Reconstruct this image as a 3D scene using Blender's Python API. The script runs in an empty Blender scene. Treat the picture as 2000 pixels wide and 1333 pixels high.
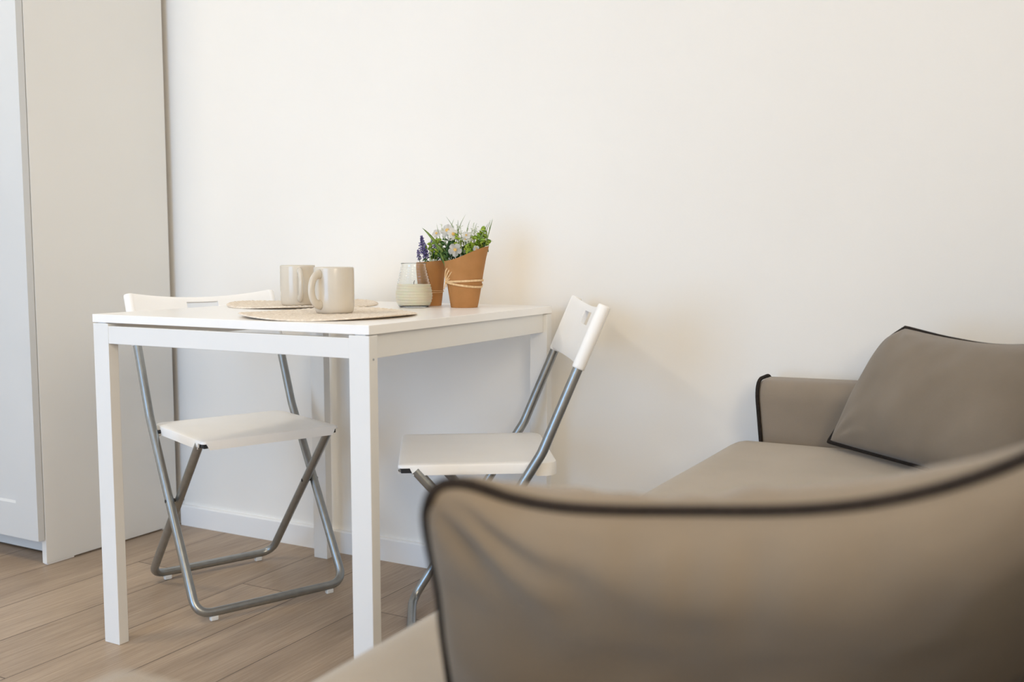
import bpy, bmesh, math, random
from mathutils import Vector, Matrix, noise
random.seed(7)
PI = math.pi
SC = bpy.context.scene
COL = SC.collection

# ------------------------------------------------------------------ camera
CAM = Vector((1.1268, -2.2509, 0.8758))
yaw, pitch, roll = -0.5036, -0.0884, -0.0018
fwd = Vector((math.sin(yaw) * math.cos(pitch), math.cos(yaw) * math.cos(pitch), math.sin(pitch)))
rt = Vector((math.cos(yaw), -math.sin(yaw), 0))
up = rt.cross(fwd)
r2 = rt * math.cos(roll) + up * math.sin(roll)
u2 = -rt * math.sin(roll) + up * math.cos(roll)
cd = bpy.data.cameras.new('camera')
cam = bpy.data.objects.new('camera', cd)
COL.objects.link(cam)
m = Matrix.Identity(4)
for i in range(3):
    m[i][0], m[i][1], m[i][2], m[i][3] = r2[i], u2[i], -fwd[i], CAM[i]
cam.matrix_world = m
cd.sensor_width = 36
cd.lens = 1982.84 / 2000 * 36
cd.clip_start = 0.02
cd.dof.use_dof = True
cd.dof.focus_distance = 2.36
cd.dof.aperture_fstop = 3.6
cd.dof.aperture_blades = 9
SC.camera = cam

# ------------------------------------------------------------------ light and exposure
SC.view_settings.view_transform = 'Standard'
SC.view_settings.look = 'None'
SC.view_settings.gamma = 1
SC.view_settings.use_curve_mapping = False
SC.view_settings.exposure = 0.09
SC.cycles.use_denoising = True
SC.cycles.max_bounces = 14
SC.cycles.diffuse_bounces = 12
SC.cycles.transmission_bounces = 8
SC.cycles.transparent_max_bounces = 12
SC.cycles.sample_clamp_indirect = 6

world = bpy.data.worlds.new('world')
SC.world = world
world.use_nodes = True
wn = world.node_tree.nodes
wn['Background'].inputs[0].default_value = (0.62, 0.78, 1.0, 1)
wn['Background'].inputs[1].default_value = 1.0


def area(name, loc, target, sx, sy, power, color, spread=PI):
    l = bpy.data.lights.new(name, 'AREA')
    l.shape = 'RECTANGLE'
    l.size, l.size_y, l.energy, l.color, l.spread = sx, sy, power, color, spread
    o = bpy.data.objects.new(name, l)
    COL.objects.link(o)
    o.location = loc
    o.rotation_euler = (Vector(target) - Vector(loc)).to_track_quat('-Z', 'Y').to_euler()
    return o


REAR = -3.6      # inner face of the wall behind the camera
WX0, WX1, WZ0, WZ1 = -1.65, -0.05, 0.08, 2.02        # glazed balcony opening behind the viewer
VY0, VY1, VZ0, VZ1 = -3.35, -2.05, 1.10, 2.35        # unseen opening added behind the sofa to hold a warm fill light
area('window_daylight', ((WX0 + WX1) / 2, REAR - 0.02, (WZ0 + WZ1) / 2), ((WX0 + WX1) / 2, 0, (WZ0 + WZ1) / 2),
     WX1 - WX0 - .1, WZ1 - WZ0 - .1, 38, (0.30, 0.59, 1.0))
area('added_side_fill', (2.03, (VY0 + VY1) / 2, (VZ0 + VZ1) / 2), (0, (VY0 + VY1) / 2, (VZ0 + VZ1) / 2),
     1.2, 1.15, 39, (1.0, 0.835, 0.60))  # added warm fill for surfaces facing right, no known source
area('ceiling_light_glow', (-1.5, -1.6, 2.50), (-1.5, -1.6, 0), 0.40, 0.40, 15, (1.0, 0.89, 0.70))


# ------------------------------------------------------------------ materials
def mat(name, color, rough=.5, metal=0., spec=.5, sheen=0., coat=0., trans=0., ior=1.45, sss=0.):
    M = bpy.data.materials.new(name)
    M.use_nodes = True
    b = M.node_tree.nodes['Principled BSDF']
    b.inputs['Base Color'].default_value = (*color, 1)
    b.inputs['Roughness'].default_value = rough
    b.inputs['Metallic'].default_value = metal
    b.inputs['Specular IOR Level'].default_value = spec
    b.inputs['Sheen Weight'].default_value = sheen
    b.inputs['Coat Weight'].default_value = coat
    b.inputs['Transmission Weight'].default_value = trans
    b.inputs['IOR'].default_value = ior
    if sss:
        b.inputs['Subsurface Weight'].default_value = sss
        b.inputs['Subsurface Scale'].default_value = .01
    return M


def N(M, t, **kw):
    n = M.node_tree.nodes.new(t)
    for k, v in kw.items():
        if k in n.inputs:
            n.inputs[k].default_value = v
        else:
            setattr(n, k, v)
    return n


def L(M, a, b):
    M.node_tree.links.new(a, b)


def mottled(M, c1, c2, scale, detail=4, bump=0., bscale=None, stretch=(1, 1, 1)):
    """noise between two colours, plus an optional fine bump"""
    b = M.node_tree.nodes['Principled BSDF']
    tc = N(M, 'ShaderNodeTexCoord')
    mp = N(M, 'ShaderNodeMapping')
    mp.inputs['Scale'].default_value = stretch
    L(M, tc.outputs['Object'], mp.inputs['Vector'])
    n = N(M, 'ShaderNodeTexNoise', Scale=scale, Detail=detail)
    L(M, mp.outputs[0], n.inputs['Vector'])
    r = N(M, 'ShaderNodeValToRGB')
    r.color_ramp.elements[0].position = .3
    r.color_ramp.elements[1].position = .7
    r.color_ramp.elements[0].color = (*c1, 1)
    r.color_ramp.elements[1].color = (*c2, 1)
    L(M, n.outputs['Fac'], r.inputs[0])
    L(M, r.outputs[0], b.inputs['Base Color'])
    if bump:
        n2 = N(M, 'ShaderNodeTexNoise', Scale=bscale or scale * 4, Detail=3)
        L(M, mp.outputs[0], n2.inputs['Vector'])
        bp = N(M, 'ShaderNodeBump', Strength=bump, Distance=.002)
        L(M, n2.outputs['Fac'], bp.inputs['Height'])
        L(M, bp.outputs[0], b.inputs['Normal'])
    return M


M_wall = mottled(mat('wall_paint', (.8, .78, .75), .85, spec=.2), (.855, .833, .79), (.87, .848, .805), 3, 3, .06, 220)
M_ceiling = mottled(mat('ceiling_paint', (.85, .83, .8), .9, spec=.1), (.885, .875, .855), (.90, .89, .87), 3, 3)
M_trim = mottled(mat('trim_lacquer', (.8, .8, .79), .45), (.86, .86, .855), (.875, .875, .87), 5, 2)
M_white = mottled(mat('white_lacquer', (.8, .79, .77), .38, coat=.1), (.765, .76, .74), (.785, .78, .76), 6, 2, .02, 400)
M_ward = mottled(mat('wardrobe_foil', (.78, .77, .74), .5), (.745, .74, .715), (.76, .755, .73), 4, 2, .03, 300)
M_top = mottled(mat('tabletop_melamine', (.87, .86, .84), .32, coat=.1), (.90, .885, .86), (.915, .90, .875), 6, 2, .02, 400)
M_door = mottled(mat('wardrobe_foil_dimmed', (.68, .68, .67), .45), (.60, .61, .61), (.62, .63, .63), 4, 2)  # side panel foil darkened, so the fronts look less brightly lit
M_plast = mottled(mat('white_plastic', (.8, .78, .74), .42), (.91, .895, .865), (.925, .91, .88), 20, 2, .10, 700)
M_steel = mottled(mat('grey_steel', (.27, .28, .275), .33, metal=.85), (.33, .34, .335), (.37, .38, .375), 60, 2, .03, 900)
M_dark = mat('black_plastic', (.02, .02, .022), .5)
M_pad = mat('white_foot_plastic', (.75, .75, .73), .5)
M_bright = mat('bright_metal', (.6, .62, .63), .25, metal=1.)
M_brown = mottled(mat('raw_chipboard', (.23, .16, .11), .8), (.22, .15, .10), (.30, .21, .15), 90, 4)
M_fabric = mottled(mat('taupe_velour', (.3, .24, .18), .95, spec=.15, sheen=.25), (.195, .157, .116), (.226, .183, .137), 9, 6, .35, 900)
M_arm = mottled(mat('taupe_velour_arm_lit', (.3, .24, .18), .95, spec=.15, sheen=.25), (.245, .200, .152), (.282, .230, .177), 9, 6, .35, 900)  # same velour as the cushions, lightened where the arm gets too little light
M_seat = mottled(mat('sand_velour', (.4, .33, .25), .95, spec=.15, sheen=.25), (.36, .302, .232), (.40, .337, .262), 9, 6, .35, 900)
M_pipe = mottled(mat('dark_brown_piping', (.04, .03, .025), .8, spec=.2), (.016, .012, .010), (.028, .021, .017), 200, 2)
M_kraft = mottled(mat('kraft_paper', (.45, .26, .12), .75, spec=.2), (.38, .185, .065), (.44, .215, .082), 30, 5, .15, 200)
M_raffia = mottled(mat('raffia', (.72, .5, .28), .7, spec=.2), (.62, .41, .21), (.80, .58, .35), 160, 3, .2, 500)
M_ceram = mottled(mat('cream_stoneware', (.78, .72, .64), .22, coat=.3), (.60, .545, .46), (.63, .575, .49), 25, 3)
M_wax = mottled(mat('cream_wax', (.86, .79, .60), .5, sss=.3), (.95, .895, .73), (.96, .91, .76), 30, 2)
M_glass = mat('pale_green_glass', (.985, .998, .988), .015, trans=1., ior=1.36)
M_wick = mat('charred_wick', (.05, .04, .03), .9)
M_grass = mottled(mat('leaf_olive', (.2, .3, .06), .5), (.10, .19, .03), (.26, .36, .09), 60, 3)
M_leaf = mottled(mat('leaf_bright', (.25, .4, .04), .5), (.15, .29, .02), (.42, .52, .06), 70, 3)
M_leafd = mottled(mat('leaf_dark', (.04, .11, .03), .5), (.02, .065, .015), (.07, .16, .04), 70, 3)
M_sprig = mottled(mat('sprig_pale', (.6, .66, .5), .7), (.42, .50, .32), (.80, .82, .70), 240, 2)
M_petal = mottled(mat('petal_white', (.86, .84, .8), .6, sss=.1), (.90, .89, .87), (.93, .92, .91), 60, 2)
M_pistil = mottled(mat('pistil_yellow', (.75, .42, .06), .7), (.75, .45, .10), (.88, .66, .25), 400, 2)
M_purple = mottled(mat('lavender_bloom', (.10, .07, .28), .7), (.045, .035, .13), (.24, .19, .44), 200, 2)
M_soil = mat('dark_moss', (.02, .025, .012), .95)
M_opal = mat('opal_lamp_glass', (.9, .88, .84), .4)
M_opal.node_tree.nodes['Principled BSDF'].inputs['Emission Color'].default_value = (1, .86, .7, 1)
M_opal.node_tree.nodes['Principled BSDF'].inputs['Emission Strength'].default_value = 2.5

# window pane: mostly clear with a faint reflection
M_pane = bpy.data.materials.new('window_glass')
M_pane.use_nodes = True
for n_ in list(M_pane.node_tree.nodes):
    if n_.type == 'BSDF_PRINCIPLED':
        M_pane.node_tree.nodes.remove(n_)
_t = N(M_pane, 'ShaderNodeBsdfTransparent')
_g = N(M_pane, 'ShaderNodeBsdfGlossy', Roughness=.02)
_x = N(M_pane, 'ShaderNodeMixShader')
_x.inputs[0].default_value = .06
L(M_pane, _t.outputs[0], _x.inputs[1])
L(M_pane, _g.outputs[0], _x.inputs[2])
L(M_pane, _x.outputs[0], [n for n in M_pane.node_tree.nodes if n.type == 'OUTPUT_MATERIAL'][0].inputs[0])


def make_floor_mat():
    M = mat('oak_laminate', (.4, .3, .22), .42, spec=.4)
    b = M.node_tree.nodes['Principled BSDF']
    tc = N(M, 'ShaderNodeTexCoord')
    mp = N(M, 'ShaderNodeMapping')           # planks run along y, 0.197 m wide
    mp.inputs['Location'].default_value = (0.3, 1.206, 0)
    mp.inputs['Rotation'].default_value = (0, 0, -PI / 2)
    L(M, tc.outputs['Object'], mp.inputs['Vector'])
    # rotate -90: (x, y) -> (y, -x)
    br = N(M, 'ShaderNodeTexBrick', Scale=1.0)
    br.offset = .37
    br.inputs['Mortar Size'].default_value = .0017
    br.inputs['Mortar Smooth'].default_value = .3
    br.inputs['Brick Width'].default_value = 1.85
    br.inputs['Row Height'].default_value = .197
    br.inputs['Bias'].default_value = 0
    br.inputs['Color1'].default_value = (0, 0, 0, 1)
    br.inputs['Color2'].default_value = (1, 1, 1, 1)
    br.inputs['Mortar'].default_value = (.5, .5, .5, 1)
    mp2 = N(M, 'ShaderNodeMapping')
    mp2.inputs['Location'].default_value = (0, 0, 0)
    L(M, mp.outputs[0], br.inputs['Vector'])
    # grain, shifted per plank by the plank's random shade
    add = N(M, 'ShaderNodeVectorMath', operation='MULTIPLY_ADD')
    L(M, br.outputs['Color'], add.inputs[0])
    add.inputs[1].default_value = (7.3, 3.1, 0)
    L(M, mp.outputs[0], add.inputs[2])
    L(M, add.outputs[0], mp2.inputs['Vector'])
    mp2.inputs['Scale'].default_value = (.35, 3.2, 1)
    g1 = N(M, 'ShaderNodeTexNoise', Scale=3.0, Detail=6, Roughness=.6, Distortion=1.2)
    L(M, mp2.outputs[0], g1.inputs['Vector'])
    mp3 = N(M, 'ShaderNodeMapping')
    mp3.inputs['Scale'].default_value = (1.6, 58, 1)
    L(M, add.outputs[0], mp3.inputs['Vector'])
    g2 = N(M, 'ShaderNodeTexNoise', Scale=4.0, Detail=6, Roughness=.65, Distortion=.35)
    L(M, mp3.outputs[0], g2.inputs['Vector'])
    r1 = N(M, 'ShaderNodeValToRGB')
    r1.color_ramp.elements[0].position = .3
    r1.color_ramp.elements[1].position = .72
    r1.color_ramp.elements[0].color = (.345, .262, .190, 1)
    r1.color_ramp.elements[1].color = (.51, .40, .298, 1)
    L(M, g1.outputs['Fac'], r1.inputs[0])
    r2_ = N(M, 'ShaderNodeValToRGB')
    r2_.color_ramp.elements[0].position = .32
    r2_.color_ramp.elements[1].position = .6
    r2_.color_ramp.elements[0].color = (.72, .685, .65, 1)
    r2_.color_ramp.elements[1].color = (1, 1, 1, 1)
    L(M, g2.outputs['Fac'], r2_.inputs[0])
    mx = N(M, 'ShaderNodeMix', data_type='RGBA', blend_type='MULTIPLY')
    mx.inputs[0].default_value = 1
    L(M, r1.outputs[0], mx.inputs[6])
    L(M, r2_.outputs[0], mx.inputs[7])
    # plank to plank tone
    r3 = N(M, 'ShaderNodeValToRGB')
    r3.color_ramp.elements[0].color = (.84, .82, .80, 1)
    r3.color_ramp.elements[1].color = (1.08, 1.07, 1.05, 1)
    L(M, br.outputs['Color'], r3.inputs[0])
    mx2 = N(M, 'ShaderNodeMix', data_type='RGBA', blend_type='MULTIPLY')
    mx2.inputs[0].default_value = 1
    L(M, mx.outputs[2], mx2.inputs[6])
    L(M, r3.outputs[0], mx2.inputs[7])
    # seams
    mx3 = N(M, 'ShaderNodeMix', data_type='RGBA', blend_type='MIX')
    L(M, br.outputs['Fac'], mx3.inputs[0])
    L(M, mx2.outputs[2], mx3.inputs[6])
    mx3.inputs[7].default_value = (.10, .068, .045, 1)
    L(M, mx3.outputs[2], b.inputs['Base Color'])
    bp = N(M, 'ShaderNodeBump', Strength=.25, Distance=.001)
    L(M, g2.outputs['Fac'], bp.inputs['Height'])
    L(M, bp.outputs[0], b.inputs['Normal'])
    return M


M_floor = make_floor_mat()


# ------------------------------------------------------------------ helpers
def obj(name, bm, material, parent=None, smooth=False, angle=None, loc=None):
    me = bpy.data.meshes.new(name)
    bmesh.ops.recalc_face_normals(bm, faces=bm.faces)
    bm.to_mesh(me)
    bm.free()
    me.materials.append(material)
    if smooth:
        for p in me.polygons:
            p.use_smooth = True
        if angle:
            me.set_sharp_from_angle(angle=math.radians(angle))
    o = bpy.data.objects.new(name, me)
    COL.objects.link(o)
    if parent:
        o.parent = parent
    if loc:
        o.location = loc
    return o


def tag(o, label, cat, group=None):
    o['label'] = label
    o['category'] = cat
    if group:
        o['group'] = group
    return o


def thing(name, label, cat, loc=(0, 0, 0), rotz=0, group=None):
    o = bpy.data.objects.new(name, None)
    o.empty_display_size = .05
    COL.objects.link(o)
    o.location = loc
    o.rotation_euler = (0, 0, rotz)
    return tag(o, label, cat, group)


def struct(name, bm, m_, parent=None):
    o = obj(name, bm, m_, parent)
    if parent is None:
        o['kind'] = 'structure'
    return o


def box(bm, x0, x1, y0, y1, z0, z1, bev=0., seg=2):
    vs = [bm.verts.new(c) for c in ((x0, y0, z0), (x1, y0, z0), (x1, y1, z0), (x0, y1, z0),
                                    (x0, y0, z1), (x1, y0, z1), (x1, y1, z1), (x0, y1, z1))]
    fs = [bm.faces.new([vs[i] for i in f]) for f in
          ((3, 2, 1, 0), (4, 5, 6, 7), (0, 1, 5, 4), (1, 2, 6, 5), (2, 3, 7, 6), (3, 0, 4, 7))]
    if bev:
        es = list({e for f in fs for e in f.edges})
        bmesh.ops.bevel(bm, geom=es, offset=bev, segments=seg, profile=.5, affect='EDGES')
    return bm


def bx(*a, **k):
    return box(bmesh.new(), *a, **k)


def smooth_path(pts, rad, seg=6):
    """round the inner corners of a polyline with the given radii"""
    P = [Vector(p) for p in pts]
    out = [P[0]]
    for i in range(1, len(P) - 1):
        r = rad[i] if isinstance(rad, (list, tuple)) else rad
        a, b, c = P[i - 1], P[i], P[i + 1]
        d1, d2 = (a - b).normalized(), (c - b).normalized()
        ang = d1.angle(d2)
        if r <= 0 or ang > PI - .02:
            out.append(b)
            continue
        t = min(r / math.tan(ang / 2), (a - b).length * .49, (c - b).length * .49)
        s, e = b + d1 * t, b + d2 * t
        for k in range(seg + 1):
            q = k / seg
            out.append(s * (1 - q) ** 2 + b * 2 * q * (1 - q) + e * q * q)
    out.append(P[-1])
    return out


def tube(bm, pts, r, n=12, cap=True, closed=False, flat=None):
    """sweep a circle along points; r is a number or a list; flat = ratio of the second axis"""
    P = [Vector(p) for p in pts]
    k = len(P)
    rings = []
    prev = None
    for i in range(k):
        if closed:
            t = (P[(i + 1) % k] - P[i - 1]).normalized()
        else:
            t = (P[min(i + 1, k - 1)] - P[max(i - 1, 0)]).normalized()
        if prev is None:
            a = t.cross(Vector((0, 0, 1)))
            if a.length < .05:
                a = t.cross(Vector((1, 0, 0)))
            a.normalize()
        else:
            a = (prev - t * prev.dot(t)).normalized()
        prev = a
        b = t.cross(a)
        rr = r[i] if isinstance(r, (list, tuple)) else r
        fb = flat or 1
        rings.append([bm.verts.new(P[i] + a * (rr * math.cos(2 * PI * j / n)) + b * (rr * fb * math.sin(2 * PI * j / n)))
                      for j in range(n)])
    for i in range(k if closed else k - 1):
        A, B = rings[i], rings[(i + 1) % k]
        for j in range(n):
            bm.faces.new((A[j], A[(j + 1) % n], B[(j + 1) % n], B[j]))
    if cap and not closed:
        bm.faces.new(rings[0][::-1])
        bm.faces.new(rings[-1])
    return bm


def lathe(bm, prof, n=48, c=(0, 0, 0), topfn=None):
    """prof: list of (r, z); r=0 makes a pole"""
    rings = []
    for r, z in prof:
        if r <= 1e-6:
            rings.append([bm.verts.new((c[0], c[1], c[2] + z))])
        else:
            rings.append([bm.verts.new((c[0] + r * math.cos(2 * PI * j / n), c[1] + r * math.sin(2 * PI * j / n), c[2] + z))
                          for j in range(n)])
    for A, B in zip(rings, rings[1:]):
        if len(A) == 1 and len(B) == 1:
            continue
        for j in range(n):
            j2 = (j + 1) % n
            if len(A) == 1:
                bm.faces.new((A[0], B[j], B[j2]))
            elif len(B) == 1:
                bm.faces.new((A[j], A[j2], B[0]))
            else:
                bm.faces.new((A[j], A[j2], B[j2], B[j]))
    return bm


# ------------------------------------------------------------------ the room
WALL = 0.0545
XL, XR, ZC = -2.75, 2.05, 2.6
struct('floor', bx(XL, XR, REAR, WALL, -.05, 0), M_floor)
struct('ceiling', bx(XL, XR, REAR, WALL, ZC, ZC + .05), M_ceiling)
struct('wall_back', bx(XL - .1, XR + .1, WALL, WALL + .1, -.05, ZC + .05), M_wall)
struct('wall_left', bx(XL - .1, XL, REAR - .1, WALL, -.05, ZC + .05), M_wall)
bm = bmesh.new()
box(bm, XR, XR + .1, REAR - .1, VY0, -.05, ZC + .05)
box(bm, XR, XR + .1, VY1, WALL, -.05, ZC + .05)
box(bm, XR, XR + .1, VY0, VY1, -.05, VZ0)
box(bm, XR, XR + .1, VY0, VY1, VZ1, ZC + .05)
struct('wall_right', bm, M_wall)
bm = bmesh.new()
for a in ((VY0, VY0 + .05, VZ0, VZ1), (VY1 - .05, VY1, VZ0, VZ1), (VY0, VY1, VZ0, VZ0 + .05), (VY0, VY1, VZ1 - .05, VZ1)):
    box(bm, XR + .03, XR + .08, a[0], a[1], a[2], a[3])
w = struct('side_fill_frame', bm, M_trim)  # made-up frame around the added side fill light
obj('window_pane', bx(XR + .05, XR + .056, VY0 + .04, VY1 - .04, VZ0 + .04, VZ1 - .04), M_pane, w)  # pane of the added opening
bm = bmesh.new()
box(bm, XL, WX0, REAR - .1, REAR, -.05, ZC + .05)
box(bm, WX1, XR, REAR - .1, REAR, -.05, ZC + .05)
box(bm, WX0, WX1, REAR - .1, REAR, -.05, WZ0)
box(bm, WX0, WX1, REAR - .1, REAR, WZ1, ZC + .05)
struct('wall_front', bm, M_wall)
bm = bmesh.new()
yf = REAR - .08
for a in ((WX0, WX0 + .05, WZ0, WZ1), (WX1 - .05, WX1, WZ0, WZ1), (WX0, WX1, WZ0, WZ0 + .05), (WX0, WX1, WZ1 - .05, WZ1),
          ((WX0 + WX1) / 2 - .035, (WX0 + WX1) / 2 + .035, WZ0, WZ1)):
    box(bm, a[0], a[1], yf, yf + .05, a[2], a[3])
w = struct('window_1', bm, M_trim)
obj('window_pane', bx(WX0 + .04, WX1 - .04, yf + .02, yf + .026, WZ0 + .04, WZ1 - .04), M_pane, w)


def baseboard(name, x0, x1):
    bm = bmesh.new()
    y1, y0, h = WALL, WALL - .015, .0655
    prof = [(y1, 0), (y0, 0), (y0, h - .004), (y0 + .004, h), (y1, h)]
    A = [bm.verts.new((x0, y, z)) for y, z in prof]
    B = [bm.verts.new((x1, y, z)) for y, z in prof]
    n = len(prof)
    for i in range(n):
        bm.faces.new((A[i], A[(i + 1) % n], B[(i + 1) % n], B[i]))
    bm.faces.new(A)
    bm.faces.new(B[::-1])
    struct(name, bm, M_trim)


baseboard('baseboard_back', -1.352, XR)

# ------------------------------------------------------------------ wardrobe
WXR = -1.358           # right outer side
WYF = -0.4455          # front of the carcass
WYB = 0.030
wd = thing('wardrobe', 'tall white wardrobe with plain side panel and framed door, left of the table', 'wardrobe', (-1.86, -.2, 0))
inv = Vector((-1.86, -.2, 0))


def wpart(name, x0, x1, y0, y1, z0, z1, m_, bev=.0008, parent=None):
    o = obj(name, bx(x0 - inv.x, x1 - inv.x, y0 - inv.y, y1 - inv.y, z0, z1, bev=bev), m_, parent or wd)
    return o


wpart('side_panel', WXR - .018, WXR, WYF, WYB, .0035, 2.36, M_ward)
wpart('glide', WXR - .017, WXR - .001, WYF + .004, WYF + .09, 0, .0035, M_trim, .0003)
wpart('glide', WXR - .017, WXR - .001, WYB - .06, WYB - .01, 0, .0035, M_trim, .0003)
wpart('side_panel', -2.36, -2.342, WYF, WYB, 0, 2.36, M_ward)
wpart('back_panel', -2.342, WXR - .018, WYB - .012, WYB - .006, .03, 2.34, M_brown)
wpart('top_panel', -2.342, WXR - .018, WYF, WYB - .012, 2.34, 2.36, M_ward)
wpart('bottom_panel', -2.342, WXR - .018, WYF + .002, WYB - .012, .062, .08, M_ward)
wpart('plinth', -2.342, WXR - .018, -.375, -.360, .006, .062, M_ward)


def shaker_door(x0, x1):
    z0, z1 = .073, 2.345
    yb, yfr = WYF - .003, WYF - .0225
    st = .092
    bm = bmesh.new()
    X = [x0, x0 + st, x1 - st, x1]
    Z = [z0, z0 + .098, z1 - .098, z1]
    # frame front, sloped lip, recessed field
    lip, rec = .006, .006
    def q(a, b, c, d):
        bm.faces.new([bm.verts.new((p[0] - inv.x, p[1] - inv.y, p[2])) for p in (a, b, c, d)])
    f = yfr
    q((X[0], f, Z[0]), (X[3], f, Z[0]), (X[3], f, Z[1]), (X[0], f, Z[1]))
    q((X[0], f, Z[2]), (X[3], f, Z[2]), (X[3], f, Z[3]), (X[0], f, Z[3]))
    q((X[0], f, Z[1]), (X[1], f, Z[1]), (X[1], f, Z[2]), (X[0], f, Z[2]))
    q((X[2], f, Z[1]), (X[3], f, Z[1]), (X[3], f, Z[2]), (X[2], f, Z[2]))
    a = [(X[1], f, Z[1]), (X[2], f, Z[1]), (X[2], f, Z[2]), (X[1], f, Z[2])]
    g = f + rec
    b = [(X[1] + lip, g, Z[1] + lip), (X[2] - lip, g, Z[1] + lip), (X[2] - lip, g, Z[2] - lip), (X[1] + lip, g, Z[2] - lip)]
    for i in range(4):
        q(a[i], a[(i + 1) % 4], b[(i + 1) % 4], b[i])
    q(*b)
    q((X[0], f, Z[0]), (X[0], yb, Z[0]), (X[3], yb, Z[0]), (X[3], f, Z[0]))
    q((X[0], f, Z[3]), (X[0], yb, Z[3]), (X[3], yb, Z[3]), (X[3], f, Z[3]))
    q((X[0], f, Z[0]), (X[0], f, Z[3]), (X[0], yb, Z[3]), (X[0], yb, Z[0]))
    q((X[3], f, Z[0]), (X[3], f, Z[3]), (X[3], yb, Z[3]), (X[3], yb, Z[0]))
    q((X[0], yb, Z[0]), (X[0], yb, Z[3]), (X[3], yb, Z[3]), (X[3], yb, Z[0]))
    bmesh.ops.remove_doubles(bm, verts=bm.verts, dist=1e-5)
    return obj('door', bm, M_door, wd)


shaker_door(-1.8575, WXR - .0005)
shaker_door(-2.3595, -1.8605)

# ------------------------------------------------------------------ table (0.75 x 0.75 x 0.74)
H = .74
tb = thing('dining_table', 'white square dining table with straight legs standing against the wall', 'table', (-.375, -.375, 0))
to = Vector((-.375, -.375, 0))
LW, LD = .0478, .0268
o = obj('tabletop', bx(-.375, .375, -.375, .375, H - .0177, H, bev=.0009), M_top, tb)
for sx in (-1, 1):
    for sy in (-1, 1):
        xa, xb = (.375 - LW, .375) if sx > 0 else (-.375, -.375 + LW)
        ya, yb = (.375 - LD, .375) if sy > 0 else (-.375, -.375 + LD)
        e = .0006
        lg = obj('leg', bx(xa + (e if sx < 0 else 0), xb - (e if sx > 0 else 0), ya + (e if sy < 0 else 0), yb - (e if sy > 0 else 0),
                           0, H - .0195, bev=.0012), M_white, tb)
        # small screw in the side face
        if sx > 0 and sy < 0:
            bm = bmesh.new()
            tube(bm, [(xb - .0008, ya + .0125, .676), (xb + .0006, ya + .0125, .676)], .0022, 12)
            obj('screw', bm, M_bright, lg)
AT, AB = .7150, .6765
obj('apron', bx(-.375 + LW, .375 - LW, -.3735, -.3585, AB, AT, bev=.001), M_white, tb)
obj('apron', bx(-.375 + LW, .375 - LW, .3585, .3735, AB, AT, bev=.001), M_white, tb)
for s in (-1, 1):
    xa = .375 - .026 if s > 0 else -.375 + .011
    obj('apron', bx(xa - .0, xa + .015, -.375 + LD, .375 - LD, AB - .001, H - .0182, bev=.001), M_white, tb)
# thin packers that carry the top on the legs
for sx in (-1, 1):
    for sy in (-1, 1):
        cx = sx * (.375 - .024)
        cy = sy * (.375 - .0134)
        obj('spacer', bx(cx - .012, cx + .012, cy - .008, cy + .008, H - .0196, H - .0176), M_trim, tb)


# ------------------------------------------------------------------ folding chairs
def round_rect(hw, y0, y1, rf, rr, n=6, notch=None):
    """outline ccw in xy; rf radius of the front (y1) corners, rr of the rear ones"""
    pts = []
    for cx, cy, r, a0 in ((hw - rr, y0 + rr, rr, -PI / 2), (hw - rf, y1 - rf, rf, 0), (-hw + rf, y1 - rf, rf, PI / 2), (-hw + rr, y0 + rr, rr, PI)):
        for k in range(n + 1):
            a = a0 + PI / 2 * k / n
            pts.append((cx + r * math.cos(a), cy + r * math.sin(a)))
    return pts


def densify(pts, step):
    out = []
    n = len(pts)
    for i in range(n):
        a, b = Vector(pts[i]), Vector(pts[(i + 1) % n])
        k = max(1, int(math.ceil((b - a).length / step)))
        for j in range(k):
            out.append(tuple(a.lerp(b, j / k)))
    return out


CH = dict(a1=.1958, a2=.1715, yF1=.1761, yF2=-.1962, zs=.4367, sf=.1964, sr=-.1247, hw=.1785, yb=-.1003, zb=.4594,
          yt=-.230, zt=.7645, y2t=.1481, zbb=.6384)
TR_ = .0107


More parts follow.
